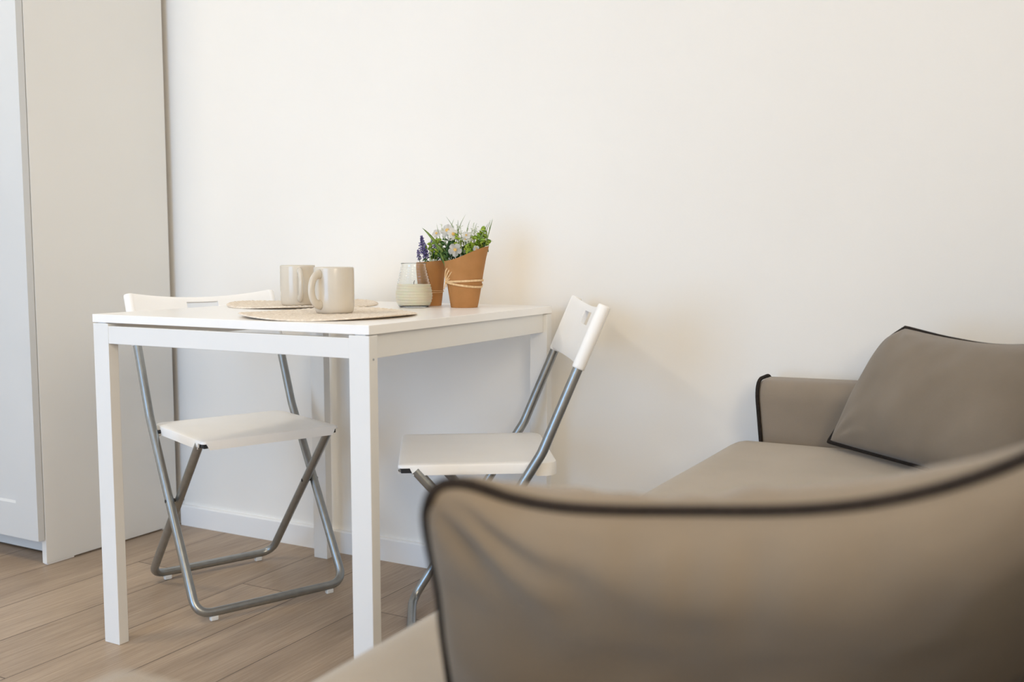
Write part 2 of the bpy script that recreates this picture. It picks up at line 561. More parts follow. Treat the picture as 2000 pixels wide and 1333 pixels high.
def make_seat():
    hw, y0, y1, zs = CH['hw'], CH['sr'] - .012, CH['sf'], CH['zs']
    bm = bmesh.new()
    base = densify(round_rect(hw, y0, y1, .011, .030, 6), .007)
    n = len(base)
    cx, cy = 0, (y0 + y1) / 2

    def depth(x, y):
        d = .0225
        if y < y0 + .045:
            d = .0285
        # notch at the two front corners, where the leg tube comes in
        if y > y1 - .027 and abs(x) > hw - .0135:
            d = .0075
        return d

    def inset(pts, d):
        out = []
        for i in range(n):
            a, b = Vector(pts[i - 1]), Vector(pts[(i + 1) % n])
            t = (b - a).normalized()
            nrm = Vector((-t.y, t.x))
            p = Vector(pts[i]) + nrm * d
            out.append((p.x, p.y))
        return out
    i1, i2, i3, i4 = inset(base, .0015), inset(base, .005), inset(base, .004), inset(base, .012)

    def sc(pts, s):
        return [(cx + (x - cx) * s, cy + (y - cy) * s) for x, y in pts]
    rings = []
    rings.append([(x, y, zs - depth(x, y) + .006) for (x, y) in i3])      # inner rim foot
    R_in_top = [(x, y, zs - .007) for (x, y) in i3]
    outer_foot = [(bx_, by_, zs - depth(bx_, by_)) for bx_, by_ in base]
    inner_foot = [(i3[k][0], i3[k][1], zs - depth(*base[k])) for k in range(n)]
    o1 = [(x, y, zs - .005) for x, y in base]
    o2 = [(x, y, zs - .0016) for x, y in i1]
    o3 = [(x, y, zs) for x, y in i2]
    o4 = [(x, y, zs - .0004) for x, y in sc(i2, .9)]
    o5 = [(x, y, zs - .0022) for x, y in sc(i2, .6)]
    o6 = [(x, y, zs - .003) for x, y in sc(i2, .25)]
    u5 = [(x, y, zs - .008) for x, y in sc(i3, .6)]
    seq = [u5, R_in_top, inner_foot, outer_foot, o1, o2, o3, o4, o5, o6]
    V = [[bm.verts.new(p) for p in r] for r in seq]
    for A, B in zip(V, V[1:]):
        for j in range(n):
            bm.faces.new((A[j], A[(j + 1) % n], B[(j + 1) % n], B[j]))
    bm.faces.new(V[-1])
    bm.faces.new(V[0][::-1])
    return bm


def make_backrest():
    """moulded panel between two sleeves that slip over the tube ends"""
    a1, zb0, zt = CH['a1'], CH['zbb'], CH['zt']
    B, T = Vector((0, CH['yb'], CH['zb'])), Vector((0, CH['yt'], CH['zt']))
    dirv = (T - B).normalized()
    Lh = (zt - zb0) / dirv.z
    P0 = B + dirv * ((zb0 - B.z) / dirv.z)
    nrm = Vector((0, -dirv.z, dirv.y)).normalized()        # backwards
    if nrm.y > 0:
        nrm = -nrm

    def pt(x, h, off):
        s = 1 - (x / a1) ** 2
        dip = .009 * max(0, s) * (h / Lh) ** 2
        bow = .021 * max(0, s)
        return Vector((x, 0, 0)) + P0 + dirv * (h - dip) + nrm * (bow + off - .0088)
    bm = bmesh.new()
    xs = [-a1 + .004 + (2 * a1 - .008) * i / 30 for i in range(31)]
    slot = .044
    xs = sorted(set([round(x, 5) for x in xs if abs(abs(x) - slot) > .008] + [-slot, slot, -slot + .004, slot - .004]))
    h0, h1 = Lh - .050, Lh - .0165
    hs = [0, .004, .03, .055, h0, h0 + .004, h1 - .004, h1, Lh - .006, Lh]
    grid = {}
    for side, off in ((0, -.0045), (1, .0045)):
        for i, x in enumerate(xs):
            for j, h in enumerate(hs):
                k = off
                if j in (0, len(hs) - 1):
                    k = off * .5
                grid[side, i, j] = bm.verts.new(pt(x, h, k))
    ni, nj = len(xs), len(hs)
    hole = {(i, j) for i in range(ni - 1) for j in range(nj - 1)
            if xs[i] >= -slot - 1e-6 and xs[i + 1] <= slot + 1e-6 and hs[j] >= h0 - 1e-6 and hs[j + 1] <= h1 + 1e-6}
    for i in range(ni - 1):
        for j in range(nj - 1):
            if (i, j) in hole:
                continue
            for side in (0, 1):
                bm.faces.new([grid[side, i, j], grid[side, i + 1, j], grid[side, i + 1, j + 1], grid[side, i, j + 1]])
            for di, dj, e in ((-1, 0, ((i, j), (i, j + 1))), (1, 0, ((i + 1, j), (i + 1, j + 1))),
                              (0, -1, ((i, j), (i + 1, j))), (0, 1, ((i, j + 1), (i + 1, j + 1)))):
                a, b = i + di, j + dj
                if (a, b) in hole or not (0 <= a < ni - 1) or not (0 <= b < nj - 1):
                    (p, q), (r, s) = e
                    bm.faces.new([grid[0, p, q], grid[0, r, s], grid[1, r, s], grid[1, p, q]])
    for s in (-1, 1):
        c = [Vector((s * a1, 0, 0)) + P0 + dirv * h for h in (-.004, -.003, 0, Lh - .004, Lh - .001, Lh)]
        tube(bm, c, [.0118, .0132, .0136, .0136, .0125, .010], 20)
    return bm


def make_chair(name, label, loc, theta, group):
    """local +Y is the way the sitter faces; theta is that direction's world angle"""
    c = CH
    t = thing(name, label, 'chair', loc, theta - PI / 2, group)
    a1, a2 = c['a1'], c['a2']
    zf = .0205
    # rear frame: backrest uprights running down to the front floor bar
    Pm = lambda s, y, z: (s * a1, y, z)
    dv = Vector((0, c['yt'] - c['yb'], c['zt'] - c['zb'])).normalized()
    topz = c['zt'] - .006
    f = (topz - c['zb']) / (c['zt'] - c['zb'])
    yt = c['yb'] + (c['yt'] - c['yb']) * f
    path = [Pm(1, yt, topz), Pm(1, c['yb'], c['zb']), Pm(1, c['yF1'], zf), Pm(-1, c['yF1'], zf), Pm(-1, c['yb'], c['zb']), Pm(-1, yt, topz)]
    path = smooth_path(path, [0, .12, .042, .042, .12, 0], 10)
    bm = tube(bmesh.new(), path, TR_, 16)
    rf = obj('rear_frame', bm, M_steel, t, smooth=True, angle=60)
    # front frame: from the seat front down to the rear floor bar
    zt2 = c['zs'] - .013
    path = [(a2, c['y2t'] + .012, zt2), (a2, c['yF2'], zf), (-a2, c['yF2'], zf), (-a2, c['y2t'] + .012, zt2)]
    path = smooth_path(path, [0, .042, .042, 0], 10)
    obj('front_frame', tube(bmesh.new(), path, TR_, 16), M_steel, t, smooth=True, angle=60)
    for s in (-1, 1):
        for (a, yy) in ((a1 - .042, c['yF1']), (a2 - .042, c['yF2'])):
            bm = bmesh.new()
            box(bm, s * a - .010, s * a + .010, yy - .007, yy + .007, 0, .0125, bev=.003)
            obj('foot_pad', bm, M_pad, t)
    # pivot bolts at the crossing
    for s in (-1, 1):
        # intersection of the two side lines in y-z
        A, B_ = Vector((c['yb'], c['zb'])), Vector((c['yF1'], zf))
        C_, D_ = Vector((c['y2t'] + .012, zt2)), Vector((c['yF2'], zf))
        r_, q_ = B_ - A, D_ - C_
        k = ((C_ - A).x * q_.y - (C_ - A).y * q_.x) / (r_.x * q_.y - r_.y * q_.x)
        X = A + r_ * k
        bm = tube(bmesh.new(), [(s * (a2 - .0108), X.x, X.y), (s * (a1 + .0108), X.x, X.y)], .0045, 12)
        obj('pivot', bm, M_dark, t, smooth=True, angle=40)
    st = obj('seat', make_seat(), M_plast, t, smooth=True, angle=38)
    for s in (-1, 1):
        bm = bmesh.new()
        x0, x1 = sorted((s * (c['hw'] - .0255), s * (c['hw'] - .0055)))
        box(bm, x0, x1, c['sf'] - .036, c['sf'] - .006, c['zs'] - .019, c['zs'] - .0078, bev=.002)
        obj('bracket', bm, M_dark, st)
        bm = tube(bmesh.new(), [(s * (c['hw'] - .022), c['sf'] - .0045, c['zs'] - .0135), (s * (c['hw'] - .013), c['sf'] - .0045, c['zs'] - .0135)], .0042, 10)
        obj('hinge_pin', bm, M_bright, st, smooth=True, angle=40)
        # hinge stub that joins the seat side to the rear frame
        yj = c['yb'] + (c['yF1'] - c['yb']) * (c['zb'] - (c['zs'] - .014)) / (c['zb'] - zf)
        bm = tube(bmesh.new(), [(s * (c['hw'] - .004), yj, c['zs'] - .014), (s * (a1 + .002), yj, c['zs'] - .014)], .005, 12)
        obj('hinge_pin', bm, M_dark, st, smooth=True, angle=40)
    obj('backrest', make_backrest(), M_plast, t, smooth=True, angle=50)
    return t


G = 'folding chairs at the white table'
make_chair('folding_chair', 'white and grey steel folding chair behind the table, next to the wardrobe', (-.7348, -.3248, 0), -.3930, G)
make_chair('folding_chair', 'white and grey steel folding chair on the side of the table nearest the sofa', (-.0089, -.3033, 0), 3.7265, G)


# ------------------------------------------------------------------ things on the table
def placemat(label, x, y, ph, lift):
    R = .186
    bm = bmesh.new()
    nr, na = 58, 320
    top, bot = [], []

    def zed(r, a):
        q = r / R
        e = max(0, (q - .80) / .20)
        return lift * e * e * (.5 + .5 * math.cos(3 * a + ph)) + .0004
    for i in range(1, nr + 1):
        q = i / nr
        rt_, rb = [], []
        for j in range(na):
            a = 2 * PI * j / na
            r = R * q + .0012 * (q > .97) * math.sin(a * 60)
            ridge = .0011 * abs(math.sin(q * PI * 15))           # braid rows
            twist = .0006 * math.sin(a * 90 + (i // 2) * 2.1)
            z = zed(r, a) + .0026 + ridge + twist * (1 if q > .08 else 0)
            if i == nr:
                z -= .0012
            rt_.append(bm.verts.new((r * math.cos(a), r * math.sin(a), z)))
            if i in (nr,) or i % 8 == 0:
                rb.append(bm.verts.new((r * math.cos(a), r * math.sin(a), zed(r, a))))
        top.append(rt_)
        if rb:
            bot.append(rb)
    c1 = bm.verts.new((0, 0, .003))
    c0 = bm.verts.new((0, 0, .0003))
    for A, B in zip(top, top[1:]):
        for j in range(na):
            bm.faces.new((A[j], A[(j + 1) % na], B[(j + 1) % na], B[j]))
    for A, B in zip(bot, bot[1:]):
        for j in range(na):
            bm.faces.new((B[j], B[(j + 1) % na], A[(j + 1) % na], A[j]))
    for j in range(na):
        bm.faces.new((c1, top[0][j], top[0][(j + 1) % na]))
        bm.faces.new((c0, bot[0][(j + 1) % na], bot[0][j]))
        bm.faces.new((top[-1][j], top[-1][(j + 1) % na], bot[-1][(j + 1) % na], bot[-1][j]))
    o = obj('placemat', bm, M_mat, smooth=True, loc=(x, y, H))
    tag(o, label, 'placemat', 'round woven placemats')
    return o


M_mat = mottled(mat('woven_paper_cord', (.68, .58, .47), .85, spec=.2), (.68, .58, .47), (.86, .78, .67), 130, 3, .3, 400)
placemat('round beige woven placemat nearest the front edge of the table', -.252, -.553, .4, .0065)
placemat('round beige woven placemat further back, beside the wall end of the table', -.570, -.262, 2.4, .0065)


def mug(label, x, y, zb, ang):
    """stoneware mug, handle pointing at world angle ang"""
    t = thing('mug', label, 'mug', (x, y, zb), ang, 'cream mugs')
    Rb, h = .0415, .0985
    prof = [(0, .0), (.034, .0), (.0385, .0012), (.0412, .006), (.0425, .014), (.0429, .05), (.0428, h - .004), (.0424, h - .001), (.0410, h), (.0396, h - .001),
            (.0388, h - .005), (.0385, .05), (.038, .014), (.035, .008), (0, .006)]
    obj('cup_body', lathe(bmesh.new(), prof, 64), M_ceram, t, smooth=True, angle=60)
    pts = []
    for k in range(25):
        q = k / 24
        a = PI * (.5 - q)
        pts.append((.0405 + .0265 * math.cos(a) ** .8 if math.cos(a) > 1e-6 else .0405, 0, .0515 + .0325 * math.sin(a)))
    bm = tube(bmesh.new(), pts, [.0058 + .0016 * (abs(q / 24 - .5) * 2) ** 4 for q in range(25)], 14, flat=1.45)
    obj('handle', bm, M_ceram, t, smooth=True)
    return t


ZM = H + .0038
mug('cream stoneware mug on the front placemat, handle to the left', -.262, -.522, ZM, math.radians(-96))
mug('cream stoneware mug on the rear placemat, partly behind the other mug', -.541, -.315, ZM, math.radians(-43))

# candle in ribbed glass
cx, cy = -.277, -.198
t = thing('candle_jar', 'ribbed clear glass jar holding a cream candle, on the table beside the kraft pots', 'candle', (cx, cy, H + .0002))
outer = [(.0345, 0), (.0385, .004), (.0425, .012), (.0448, .021), (.0453, .030), (.0440, .041), (.0416, .052), (.0388, .064), (.0358, .076), (.0330, .088), (.0308, .098), (.0302, .1035), (.0316, .1065)]


def interp(tab, z):
    for (r0, z0), (r1, z1) in zip(tab, tab[1:]):
        if z0 <= z <= z1:
            return r0 + (r1 - r0) * (z - z0) / (z1 - z0)
    return tab[-1][0]


po, pi_ = [], []
nz = 150
for i in range(nz + 1):
    z = .1065 * i / nz
    r = interp(outer, z)
    rib = .0011 * (.5 + .5 * math.cos(2 * PI * z / .0068)) if .008 < z < .098 else .0005
    po.append((r + rib - .0006, z))
    if z > .004:
        pi_.append((r - .0017 + (rib if z > .008 else 0) * .95, z))
prof = [(0, 0), (.030, 0)] + po + [(.0309, .1072)] + pi_[::-1] + [(.028, .0045), (0, .0045)]
obj('glass_jar', lathe(bmesh.new(), prof, 72), M_glass, t, smooth=True)
wp = [(0, .0048), (.030, .0049)] + [(interp(outer, z) - .0016 + (.0011 * (.5 + .5 * math.cos(2 * PI * z / .0068)) if .008 < z < .098 else 0), z) for z in [.006 + .00075 * k for k in range(68)]]
zt = wp[-1][1]
wp += [(.02, zt - .001), (.006, zt - .0015), (0, zt - .001)]
wx = obj('wax', lathe(bmesh.new(), wp, 64), M_wax, t, smooth=True, angle=50)
obj('wick', tube(bmesh.new(), [(0, 0, zt - .003), (.0005, 0, zt + .004), (.002, .001, zt + .009)], .0009, 8), M_wick, t, smooth=True)


# ---- plants in paper pots.  local frame: x = to the viewer's right along the table wall side, y = away, z = up
def paper_pot(t, rb, rtx, h_l, h_r, lean, floor_h=.07):
    """tapering paper sleeve with an oblique rim, lower at -x and higher at +x"""
    bm = bmesh.new()
    n, rows = 72, 22
    V = [[], []]
    hmax = max(h_l, h_r)
    for side in (0, 1):
        for i in range(rows + 1):
            ring = []
            for j in range(n):
                a = 2 * PI * j / n
                ca = math.cos(a)
                s = (ca + 1) / 2
                s = s * s * (3 - 2 * s) * .35 + s * .65
                hh = h_l + (h_r - h_l) * s ** 1.35
                z = hh * i / rows
                r = rb + (rtx - rb) * (z / hmax) ** .92
                r *= 1 + .006 * math.sin(5 * a + z * 60)
                cx_ = lean * (z / hmax)
                flare = .0025 * max(0, (z / hmax - .8) / .2) * ca
                r -= side * .0012
                ring.append(bm.verts.new((cx_ + (r + flare) * ca, r * math.sin(a), z + (.0 if side == 0 else .0))))
            V[side].append(ring)
    for side in (0, 1):
        for A, B in zip(V[side], V[side][1:]):
            for j in range(n):
                bm.faces.new((A[j], A[(j + 1) % n], B[(j + 1) % n], B[j]))
    for j in range(n):
        bm.faces.new((V[0][-1][j], V[0][-1][(j + 1) % n], V[1][-1][(j + 1) % n], V[1][-1][j]))
    bm.faces.new(V[0][0])
    p = obj('paper_wrap', bm, M_kraft, t, smooth=True, angle=50)
    bm = bmesh.new()
    rr = rb + (rtx - rb) * (floor_h / hmax) - .0022
    prof = [(0, floor_h + .006), (rr * .5, floor_h + .004), (rr, floor_h - .002), (rr, floor_h - .012), (0, floor_h - .012)]
    lathe(bm, prof, 32, (lean * floor_h / hmax, 0, 0))
    obj('moss', bm, M_soil, t, smooth=True)
    return p


def pot_r(rb, rtx, hmax, z):
    return rb + (rtx - rb) * (z / hmax) ** .92


def blade(bm, pts, w, tw=0., fold=.25, up_=Vector((0, 0, 1))):
    """leaf blade along pts, width profile, slight V fold"""
    P = [Vector(p) for p in pts]
    n = len(P)
    rows = []
    for i, p in enumerate(P):
        q = i / (n - 1)
        d = (P[min(i + 1, n - 1)] - P[max(i - 1, 0)]).normalized()
        side = d.cross(Vector((math.sin(tw), -math.cos(tw), .2))).normalized()
        nn = side.cross(d).normalized()
        ww = w * (math.sin(PI * min(1, q * .9 + .1)) ** .8) if q < 1 else w * .02
        rows.append([bm.verts.new(p - side * ww + nn * ww * fold), bm.verts.new(p), bm.verts.new(p + side * ww + nn * ww * fold),
                     bm.verts.new(p + nn * -.0003)])
    for A, B in zip(rows, rows[1:]):
        bm.faces.new((A[0], A[1], B[1], B[0]))
        bm.faces.new((A[1], A[2], B[2], B[1]))
        bm.faces.new((A[0], A[3], B[3], B[0]))
        bm.faces.new((A[3], A[2], B[2], B[3]))


def bez(a, b, c, n=8):
    a, b, c = Vector(a), Vector(b), Vector(c)
    return [a * (1 - q) ** 2 + b * 2 * q * (1 - q) + c * q * q for q in [k / n for k in range(n + 1)]]


def flower(t, c, r, facing, npet=5, rot=0., name='flower'):
    f = Vector(facing).normalized()
    a = f.cross(Vector((0, 0, 1))).normalized()
    b = a.cross(f) * -1
    bm = bmesh.new()
    C0 = Vector(c)
    for k in range(npet):
        an = rot + 2 * PI * k / npet
        d = a * math.cos(an) + b * math.sin(an)
        s = a * -math.sin(an) + b * math.cos(an)
        rows = []
        for q, w in ((.08, .10), (.3, .26), (.55, .40), (.78, .42), (.93, .30), (1.0, .10)):
            h = .10 * math.sin(q * PI) + .06 * q
            m_ = C0 + d * r * q + f * r * h
            rows.append([bm.verts.new(m_ - s * r * w + f * r * .07), bm.verts.new(m_), bm.verts.new(m_ + s * r * w + f * r * .07)])
        for A, B in zip(rows, rows[1:]):
            bm.faces.new((A[0], A[1], B[1], B[0]))
            bm.faces.new((A[1], A[2], B[2], B[1]))
    ret = bmesh.ops.solidify(bm, geom=bm.faces[:], thickness=.0004)
    o = obj(name, bm, M_petal, t, smooth=True, angle=60)
    bm = bmesh.new()
    bmesh.ops.create_icosphere(bm, subdivisions=2, radius=r * .17, matrix=Matrix.Translation(C0 + f * r * .12))
    for k in range(14):
        an = k * 2.4
        p0 = C0 + f * r * .1
        p1 = C0 + f * r * .26 + (a * math.cos(an) + b * math.sin(an)) * r * .22
        tube(bm, [p0, p1], r * .025, 5)
        bmesh.ops.create_icosphere(bm, subdivisions=1, radius=r * .05, matrix=Matrix.Translation(p1))
    obj('pistil', bm, M_pistil, o, smooth=True)
    return o


VIEW = math.atan2(-rt.y, -rt.x) - PI  # yaw of the camera-right direction
view_yaw = math.atan2(rt.y, rt.x)

# large pot
t = thing('flower_pot', 'kraft paper pot of white flowers and green leaves tied with raffia, right of the candle', 'plant pot',
          (-.163, -.150, H + .0002), view_yaw, 'artificial flowers in kraft paper pots')
RB, RT_, HL, HR, LEAN = .0325, .0555, .112, .148, .0025
paper_pot(t, RB, RT_, HL, HR, LEAN, .085)
# twine: two turns and a bow
bm = bmesh.new()
for z0, amp, ph in ((.0640, .0020, .3), (.0565, .0060, PI * .98)):
    pts = []
    for k in range(60):
        a = 2 * PI * k / 60
        z = z0 + amp * math.cos(a - ph) * (1 if math.sin(a) < 0 else .3)
        # sags at the front (towards -y)
        z -= .003 * max(0, -math.sin(a)) * (1 if amp > .004 else -.3)
        r = pot_r(RB, RT_, HR, z) * 1.012 + .0016
        pts.append((LEAN * z / HR + r * math.cos(a), r * math.sin(a), z))
    tube(bm, pts, .0009, 10, closed=True, flat=3.0)
tw = obj('raffia_band', bm, M_raffia, t, smooth=True)
bm = bmesh.new()
ka = PI * 1.10
kx = LEAN * .4 + (pot_r(RB, RT_, HR, .063) + .003) * math.cos(ka)
ky = (pot_r(RB, RT_, HR, .063) + .003) * math.sin(ka)
K = Vector((kx, ky, .062))
for dx, dz, wid in ((.004, .033, .007), (.012, .031, .009), (.019, .028, .007)):
    tip = K + Vector((dx, -.005 - dx * .95, dz))
    loop = bez(K, K + Vector((dx - wid * 1.2, -.006 - dx * .6, dz * .7)), tip, 8) + bez(tip, tip + Vector((wid * 1.5, -.007, -dz * .25)), K + Vector((.001, -.002, .001)), 8)[1:]
    tube(bm, loop, .0019, 8, flat=.8)
tube(bm, bez(K, K + Vector((-.004, -.003, -.008)), K + Vector((-.005, -.002, -.018))), .0013, 8)
tube(bm, bez(K, K + Vector((.001, -.003, -.008)), K + Vector((.0, -.004, -.013))), .0012, 8)
bmesh.ops.create_icosphere(bm, subdivisions=2, radius=.0036, matrix=Matrix.Translation(K + Vector((0, -.001, 0))))
obj('raffia_bow', bm, M_raffia, t, smooth=True)

PX = .001236


def lp(u, v, y=0.):
    """local point of the big pot from measured offsets of the bouquet"""
    return Vector(((u - 899) * PX, y, (601 - v) * PX))


# long blades
bm = bmesh.new()
blade(bm, bez(lp(865, 530, .0), lp(856, 478, -.01), lp(819, 446, -.02), 12), .0046, .2)
blade(bm, bez(lp(868, 520, .0), lp(864, 490, -.015), lp(838, 470, -.02), 10), .0040, .2)
blade(bm, bez(lp(915, 510, .0), lp(925, 480, -.01), lp(943, 447, -.02), 12), .0040, .2)
blade(bm, bez(lp(925, 500, .0), lp(950, 475, .01), lp(950, 430, .01), 10), .0010, .2)
for (u0, v0, u1, v1, u2_, v2, w_, yy) in ((893, 500, 890, 455, 865, 424, .0010, 0), (888, 500, 878, 460, 904, 420, .0009, -.01), (890, 500, 886, 450, 888, 430, .0010, .01),
                                    (905, 500, 900, 455, 912, 430, .0009, .01), (938, 490, 950, 450, 956, 428, .0011, -.01), (935, 490, 938, 460, 952, 430, .0009, .01),
                                    (925, 490, 935, 455, 948, 436, .0010, .0), (862, 505, 852, 470, 846, 437, .0010, .01), (870, 500, 868, 450, 880, 428, .0009, .02),
                                    (930, 480, 942, 460, 957, 474, .0009, .01), (870, 510, 862, 480, 848, 470, .0009, -.02), (920, 505, 915, 450, 925, 436, .0009, .02)):
    blade(bm, bez(lp(u0, v0, yy), lp(u1, v1, yy - .005), lp(u2_, v2, yy - .012), 9), w_, .3)
obj('grass_blades', bm, M_grass, t, smooth=True)


def leaf_cluster(rnd, centres, n, size, name, m_, par, spread=.010, fr=0.):
    bm = bmesh.new()
    for (c, base) in centres:
        tube(bm, bez(base, (Vector(base) + Vector(c)) / 2 + Vector((0, -.004, 0)), c, 6), .0008, 6)
        for k in range(n):
            a = rnd.uniform(0, 2 * PI)
            el = rnd.uniform(-.5, 1.1)
            d = Vector((math.cos(a) * math.cos(el), math.sin(a) * math.cos(el), math.sin(el)))
            s = size * rnd.uniform(.7, 1.25)
            st = Vector(c) + Vector((rnd.gauss(0, spread * .5), rnd.gauss(0, spread * .5), rnd.gauss(0, spread * .5)))
            blade(bm, bez(st, st + d * s * .55 + Vector((0, 0, .002)), st + d * s - Vector((0, 0, s * .18)), 5), s * .30, rnd.uniform(-1.2, 1.2), .18)
    return obj(name, bm, m_, par, smooth=True)


rnd = random.Random(3)
base = lambda u: lp(u, 520, 0)
cs = [(lp(u, v, y), lp(899 + (u - 899) * .55, 520, y * .5)) for u, v, y in
      ((885, 466, -.012), (893, 472, -.02), (904, 481, -.025), (914, 476, -.018), (920, 484, -.025), (925, 468, -.01), (932, 462, -.005), (910, 490, -.03),
       (937, 456, -.005), (850, 472, -.012), (940, 470, .0), (918, 492, -.03), (928, 478, -.02), (934, 477, 0))]
leaf_cluster(rnd, cs, 9, .0125, 'bright_leaves', M_leaf, t, .009)
cs = [(lp(u, v, y), lp(899 + (u - 899) * .5, 520, y * .5)) for u, v, y in
      ((862, 478, -.01), (870, 476, -.015), (880, 500, -.02), (900, 500, -.024), (912, 500, -.02), (925, 490, -.01), (938, 482, 0), (872, 498, -.02), (893, 508, -.03),
       (860, 495, -.012), (905, 506, -.03), (917, 497, .02), (900, 490, .02), (885, 485, .02), (930, 480, .02), (868, 490, .02))]
leaf_cluster(rnd, cs, 9, .0135, 'dark_leaves', M_leafd, t, .010)
# pale fine sprigs
bm = bmesh.new()
for (u, v, y) in ((855, 440, .0), (857, 455, 0), (888, 450, .01), (893, 442, .0), (901, 452, -.01), (905, 445, .01), (912, 455, -.01), (915, 446, .01), (921, 452, 0),
                  (924, 444, .01), (909, 470, -.01), (900, 466, -.015), (914, 466, -.01), (894, 458, 0), (930, 450, .01), (885, 440, .01), (861, 465, -.01), (872, 445, .02),
                  (918, 438, .015), (936, 447, .01)):
    top = lp(u, v, y)
    bs = lp(899 + (u - 899) * .6, 515, y * .5)
    pth = bez(bs, (top + bs) / 2 + Vector((0, -.003, .006)), top, 8)
    tube(bm, pth, .0005, 5)
    for k in range(20):
        q = 1 - .42 * rnd.random() ** 1.2
        i = min(7, int(q * 8))
        p = pth[i].lerp(pth[i + 1], q * 8 - i)
        d = Vector((rnd.gauss(0, 1), rnd.gauss(0, 1), rnd.gauss(.3, 1))).normalized()
        e = p + d * rnd.uniform(.002, .0055)
        tube(bm, [p, e], .00035, 4)
        bmesh.ops.create_icosphere(bm, subdivisions=1, radius=rnd.uniform(.0007, .0014), matrix=Matrix.Translation(e))
obj('fine_sprigs', bm, M_sprig, t, smooth=True)
# white blossoms with stems
for (u, v, y, r, fac, rot) in ((883.5, 489, -.040, .0165, (.05, -1, .18), .35), (878, 459, -.02, .0165, (.55, -.8, .35), 1.0), (868, 452, -.004, .0185, (-.35, -.75, .5), .1),
                               (904, 461, -.02, .0105, (.2, -.9, .5), .5), (846, 457, .004, .0115, (-.3, -.8, .4), .2), (903, 469, -.022, .008, (0, -.8, .6), .9),
                               (924, 487, -.034, .0085, (.1, -1, .3), .2)):
    fl = flower(t, lp(u, v, y), r, fac, 5, rot)
    bm = tube(bmesh.new(), bez(lp(899 + (u - 899) * .6, 525, y * .35), lp(u, 505, y * .4), lp(u, v, y) + Vector((0, .0015, 0)), 8), .0009, 6)
    obj('stem', bm, M_leafd, fl, smooth=True)
bm = bmesh.new()
for k in range(16):
    u = 862 + k * 4.2
    s = lp(899 + (u - 899) * .72, 532, rnd.uniform(-.03, .03))
    tube(bm, bez(s, s + Vector((0, 0, .012)), lp(u, 500, rnd.uniform(-.02, .02)), 5), .0009, 6)
obj('stalks', bm, M_leafd, t, smooth=True)

# smaller pot with lavender, behind the candle
t = thing('flower_pot', 'smaller kraft paper pot of purple lavender standing behind the candle jar', 'plant pot',
          (-.281, -.118, H + .0002), view_yaw, 'artificial flowers in kraft paper pots')
rb, rt2, hh = .0265, .0385, .114
paper_pot(t, rb, rt2, .108, .114, .001, .085)
bm = bmesh.new()
for z0, amp in ((.0345, .0012), (.0365, -.0012)):
    pts = []
    for k in range(48):
        a = 2 * PI * k / 48
        z = z0 + amp * math.sin(a)
        r = pot_r(rb, rt2, hh, z) * 1.01 + .0010
        pts.append((.001 * z / hh + r * math.cos(a), r * math.sin(a), z))
    tube(bm, pts, .0009, 6, closed=True)
obj('twine_band', bm, M_raffia, t, smooth=True)
bm = bmesh.new()
r = pot_r(rb, rt2, hh, .046)
s = Vector((-r, -.006, .0355))
tube(bm, bez(s, s + Vector((-.024, -.008, .012)), s + Vector((-.052, -.012, .010)), 10), .0009, 6)
tube(bm, bez(s, s + Vector((-.020, -.006, .002)), s + Vector((-.046, -.014, .001)), 10), .0008, 6)
obj('twine_end', bm, M_raffia, t, smooth=True)
PX2 = .001272


def lq(u, v, y=0.):
    return Vector(((u - 829) * PX2, y, (598.5 - v) * PX2))


def lavender(par, tip, foot, n, w):
    pth = bez(foot, (tip + foot) / 2 + Vector((0, 0, .003)), tip, 10)
    sp = obj('lavender_stem', tube(bmesh.new(), pth, .0008, 6), M_leafd, par, smooth=True)
    bm = bmesh.new()
    for k in range(n):
        q = 1 - .62 * (k + .5) / n
        i = min(9, int(q * 10))
        p = pth[i].lerp(pth[i + 1], q * 10 - i)
        a = k * 2.4
        ww = w * (.22 + .78 * min(1, (1 - q) / .45)) * rnd.uniform(.55, 1.15)
        d = Vector((math.cos(a), math.sin(a), .35))
        e = p + d * ww
        tube(bm, [p, p + d * ww * .6, e], [.0004, .0009, .0012], 6)
        bmesh.ops.create_icosphere(bm, subdivisions=1, radius=.0015, matrix=Matrix.Translation(e))
    obj('lavender_bloom', bm, M_purple, sp, smooth=True)


for tip, foot, n, w_ in ((lq(812, 462, 0), lq(818, 525, 0), 88, .0105), (lq(820, 481, -.006), lq(821, 525, 0), 52, .0085), (lq(804, 489, .004), lq(810, 525, 0), 34, .0055),
                         (lq(832, 467, .004), lq(832, 522, .0), 36, .0075), (lq(846, 479, .004), lq(838, 522, .0), 50, .0080), (lq(838, 474, .01), lq(836, 522, 0), 36, .006)):
    lavender(t, tip, foot, n, w_)
cs = [(lq(u, v, y), lq(829 + (u - 829) * .5, 520, y * .5)) for u, v, y in ((828, 486, -.01), (834, 492, -.014), (840, 497, -.012), (846, 491, -.01), (831, 480, -.01), (848, 500, 0))]
leaf_cluster(rnd, cs, 7, .0105, 'bright_leaves', M_leaf, t, .007)
cs = [(lq(u, v, y), lq(829 + (u - 829) * .5, 520, y * .5)) for u, v, y in ((838, 503, -.01), (845, 505, -.008), (852, 502, 0), (834, 505, -.01), (842, 499, .01), (822, 507, 0))]
leaf_cluster(rnd, cs, 7, .0105, 'dark_leaves', M_leafd, t, .006)

# ------------------------------------------------------------------ sofa
sf = thing('sofa', 'taupe velour sofa with low piped armrests and sand coloured seat, along the right side', 'sofa', (.95, -.94, 0))
so = Vector((.95, -.94, 0))
YA0, YA1 = -.100, .034        # far arm
YN0, YN1 = -1.905, -1.765     # near arm
XF = .487


